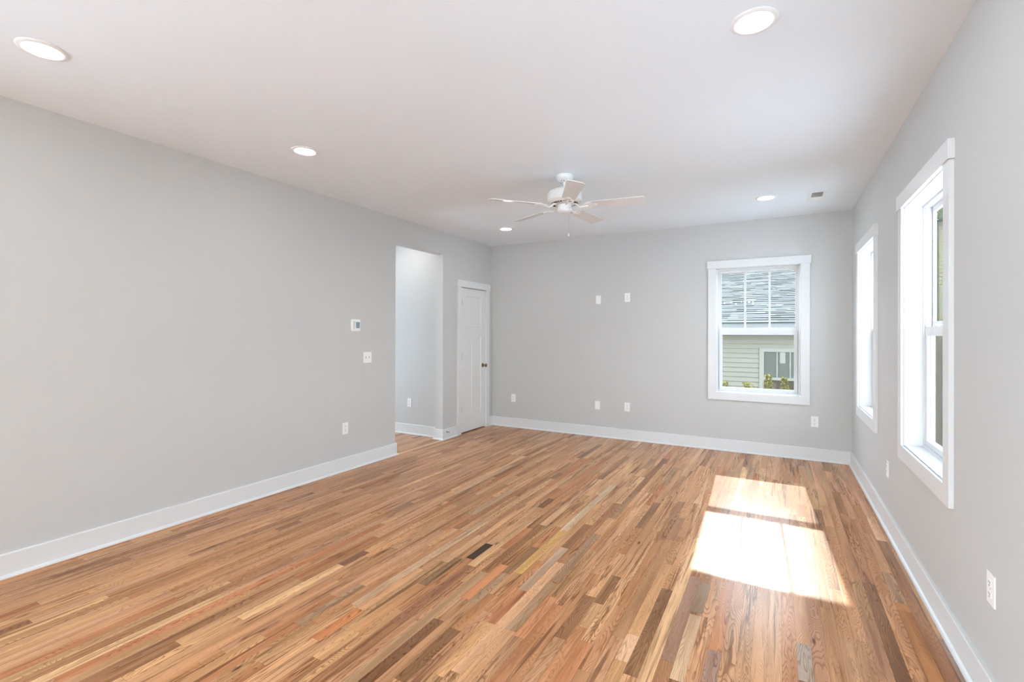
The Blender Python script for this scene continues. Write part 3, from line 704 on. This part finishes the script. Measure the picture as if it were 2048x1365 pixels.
# its tall window
wx0, wx1, wz1 = -0.335, 1.2, 2.02
hw = obj('house_window', boxes([(wx0, wx0+0.082, -0.05, 0.0, 0.2, wz1), (wx1-0.082, wx1, -0.05, 0.0, 0.2, wz1), (wx0+0.082, wx1-0.082, -0.05, 0.0, wz1-0.075, wz1), (wx0+0.082, wx1-0.082, -0.05, 0, 1.375, 1.43), (wx0+0.082, wx1-0.082, -0.05, 0, 0.2, 0.3)]), M_HTRIM, NH)
obj('upper_pane', boxes([(wx0+0.082, wx1-0.082, -0.03, -0.02, 1.43, wz1-0.075)]), M_DARKGL, hw)
obj('lower_pane', boxes([(wx0+0.082, wx1-0.082, -0.03, -0.02, 0.3, 1.375)]), M_LOWPANE, hw)
for mx in (-0.02, 0.21, 0.44, 0.67, 0.9): obj('muntin', boxes([(mx-0.011, mx+0.011, -0.045, -0.02, 1.43, wz1-0.075)]), M_HTRIM, hw)
obj('window_blind', boxes([(0.03, 0.125, -0.0345, -0.031, 1.72, wz1-0.08)]), M_HTRIM, hw)  # pale strip on the upper pane

# leaves
def leaf_mat(name, c1, c2):
    t = NT(name); a = t.n('ShaderNodeAttribute', attribute_name='tone').outputs['Fac']
    c = t.mix(a, c1, c2); d = t.n('ShaderNodeBsdfDiffuse'); l_ = t.n('ShaderNodeBsdfTranslucent'); t.l(c, d.inputs[0]); t.l(c, l_.inputs[0])
    m = t.n('ShaderNodeMixShader'); m.inputs[0].default_value = 0.5; t.l(d.outputs[0], m.inputs[1]); t.l(l_.outputs[0], m.inputs[2]); return t.done(m)
M_YLEAF = leaf_mat('yellow_green_leaves', (0.075, 0.082, 0.02, 1), (0.33, 0.29, 0.075, 1))
M_TLEAF = leaf_mat('tree_leaves', (0.03, 0.045, 0.015, 1), (0.11, 0.14, 0.05, 1))
M_BARK = plain('bark', rgb(92, 80, 64), 0.9, bump=0.5, bscale=20, vary=0.2)
def leaves_bm(rng, n, fn, size):
    bm = NB(); tl = bm.loops.layers.float_color.new('tone')
    for _ in range(n):
        p = fn(rng); s = size*rng.uniform(0.6, 1.3)
        R = Matrix.Rotation(rng.uniform(0, 2*PI), 3, 'Z') @ Matrix.Rotation(rng.uniform(-1.1, 1.1), 3, 'X')
        vs = [bm.verts.new(p + R @ Vector(q)*s) for q in ((0, -0.5, 0), (0.3, 0, 0.08), (0, 0.6, 0), (-0.3, 0, 0.08))]
        f = bm.faces.new(vs); g = rng.random()
        for lp in f.loops: lp[tl] = (g, g, g, 1)
    return bm
for k, (sx, sy, h, rad, lab) in enumerate((
        (-0.85, 9.2, 1.44, 0.27, 'low yellow-green shrub outside the far window, at its left edge'),
        (-0.42, 8.5, 1.52, 0.25, 'low yellow-green shrub outside the far window, left of centre'),
        (-0.14, 9.2, 1.60, 0.19, 'taller yellow-green shrub outside the far window, under the house window casing'),
        (0.09, 8.5, 1.62, 0.14, 'wispy yellow-green shrub outside the far window, before the dark pane'),
        (0.36, 9.2, 1.56, 0.2, 'yellow-green shrub outside the far window, at its right edge'))):
    rng = random.Random(40+k)
    t = thing('shrub', lab, 'shrub', (sx, sy, GZ), 0, 'shrubs outside the far window')
    def fn(r, h=h, rad=rad):
        a = r.uniform(0, 2*PI); z = h*(1-r.random()**1.6*0.9); q = rad*math.sqrt(r.random())*(1.05-0.75*z/h)
        return Vector((q*math.cos(a), q*math.sin(a), z))
    obj('foliage', leaves_bm(rng, 420, fn, 0.055), M_YLEAF, t, recalc=False)
    bm = NB()
    for _ in range(6):
        a = rng.uniform(0, 2*PI); q = rad*0.6
        add_tube(bm, [(0, 0, 0), (0.4*q*math.cos(a), 0.4*q*math.sin(a), h*0.5), (q*math.cos(a), q*math.sin(a), h*0.92)], [0.012, 0.008, 0.003], 6)
    obj('stems', bm, M_BARK, t)
# olive house beyond the right windows
M_OLIVE = plain('olive_siding', (0.074,0.068,0.032,1), 0.8, spec=0.1, vary=0.05, bscale=6)
M_OTRIM = plain('dark_olive_trim', (0.022,0.022,0.011,1), 0.8, spec=0.1, vary=0.06, bscale=6)
OH = thing('olive_house', 'olive lap-sided house seen through the near right window', 'house', (3.575, 16.0, GZ))
bm = NB(); laps(bm, 0.0, 6.0, 0, 0.3, 5.2, 0.10, 0.026); add_box(bm, 0, 6, 0, 5, 0, 5.2); obj('siding_wall', bm, M_OLIVE, OH)
obj('corner_board', boxes([(-0.05, 0.0, -0.05, 0.12, 0, 5.24)]), M_OTRIM, OH)
bm = NB(); add_prism(bm, [(-0.3, 5.2), (5.3, 5.2), (2.5, 5.7)], -0.15, 6.3, Matrix(((0, 0, 1, 0), (1, 0, 0, 0), (0, 1, 0, 0), (0, 0, 0, 1)))); obj('roof', bm, M_OTRIM, OH)
# wooden fence
def fence_wood():
    t = NT('weathered_fence_boards'); o = t.n('ShaderNodeTexCoord').outputs['Object']
    mp = t.n('ShaderNodeMapping'); mp.inputs['Scale'].default_value = (14, 14, 1.2); t.l(o, mp.inputs[0])
    return t.done(t.bsdf(t.mix(t.noise(mp.outputs[0], 2, 4), (0.045, 0.036, 0.025, 1), (0.085, 0.071, 0.052, 1)), 0.9, spec=0.1))
M_FENCE = fence_wood()
FE = thing('fence', 'brown upright-board fence seen through the lower pane of the near right window', 'fence', (1.75, 9.3, GZ))
bm = NB(); rng = random.Random(3); x = 0.0
while x < 4.2:
    add_box(bm, x, x+0.088, rng.uniform(-0.004, 0.004), 0.02, 0.03, 2.2+rng.uniform(-0.008, 0.008)); x += 0.095
obj('board_panel', bm, M_FENCE, FE)
for zz in (0.5, 1.25, 1.98): obj('rail', boxes([(0, 4.2, -0.045, -0.005, zz, zz+0.09)]), M_FENCE, FE)
for px_ in (0.0, 0.36, 2.2, 4.1): obj('post', boxes([(px_, px_+0.07, -0.12, -0.046, 0, 2.24)]), M_FENCE, FE)
# tree behind the olive house
TR = thing('tree', 'leafy tree above the olive house outside the near right window', 'tree', (6.9, 30.0, GZ))
rng = random.Random(9)
def fn(r):
    while True:
        p = Vector((r.uniform(-1, 1), r.uniform(-1, 1), r.uniform(-1, 1)))
        if p.length < 1: break
    return Vector((p.x*2.6, p.y*1.8, 8.6+p.z*2.9))
obj('crown', leaves_bm(rng, 3200, fn, 0.26), M_TLEAF, TR, recalc=False)
bm = NB(); add_tube(bm, [(0, 0, 0), (0.1, 0, 2.5), (-0.1, 0.1, 6.5), (0, 0, 12)], [0.22, 0.18, 0.12, 0.04], 10)
for _ in range(12):
    a = rng.uniform(0, 2*PI); z = rng.uniform(6, 10.5)
    add_tube(bm, [(0, 0, z), (1.1*math.cos(a), 0.8*math.sin(a), z+0.6), (2.2*math.cos(a), 1.7*math.sin(a), z+1.1)], [0.06, 0.04, 0.012], 6)
obj('trunk', bm, M_BARK, TR)
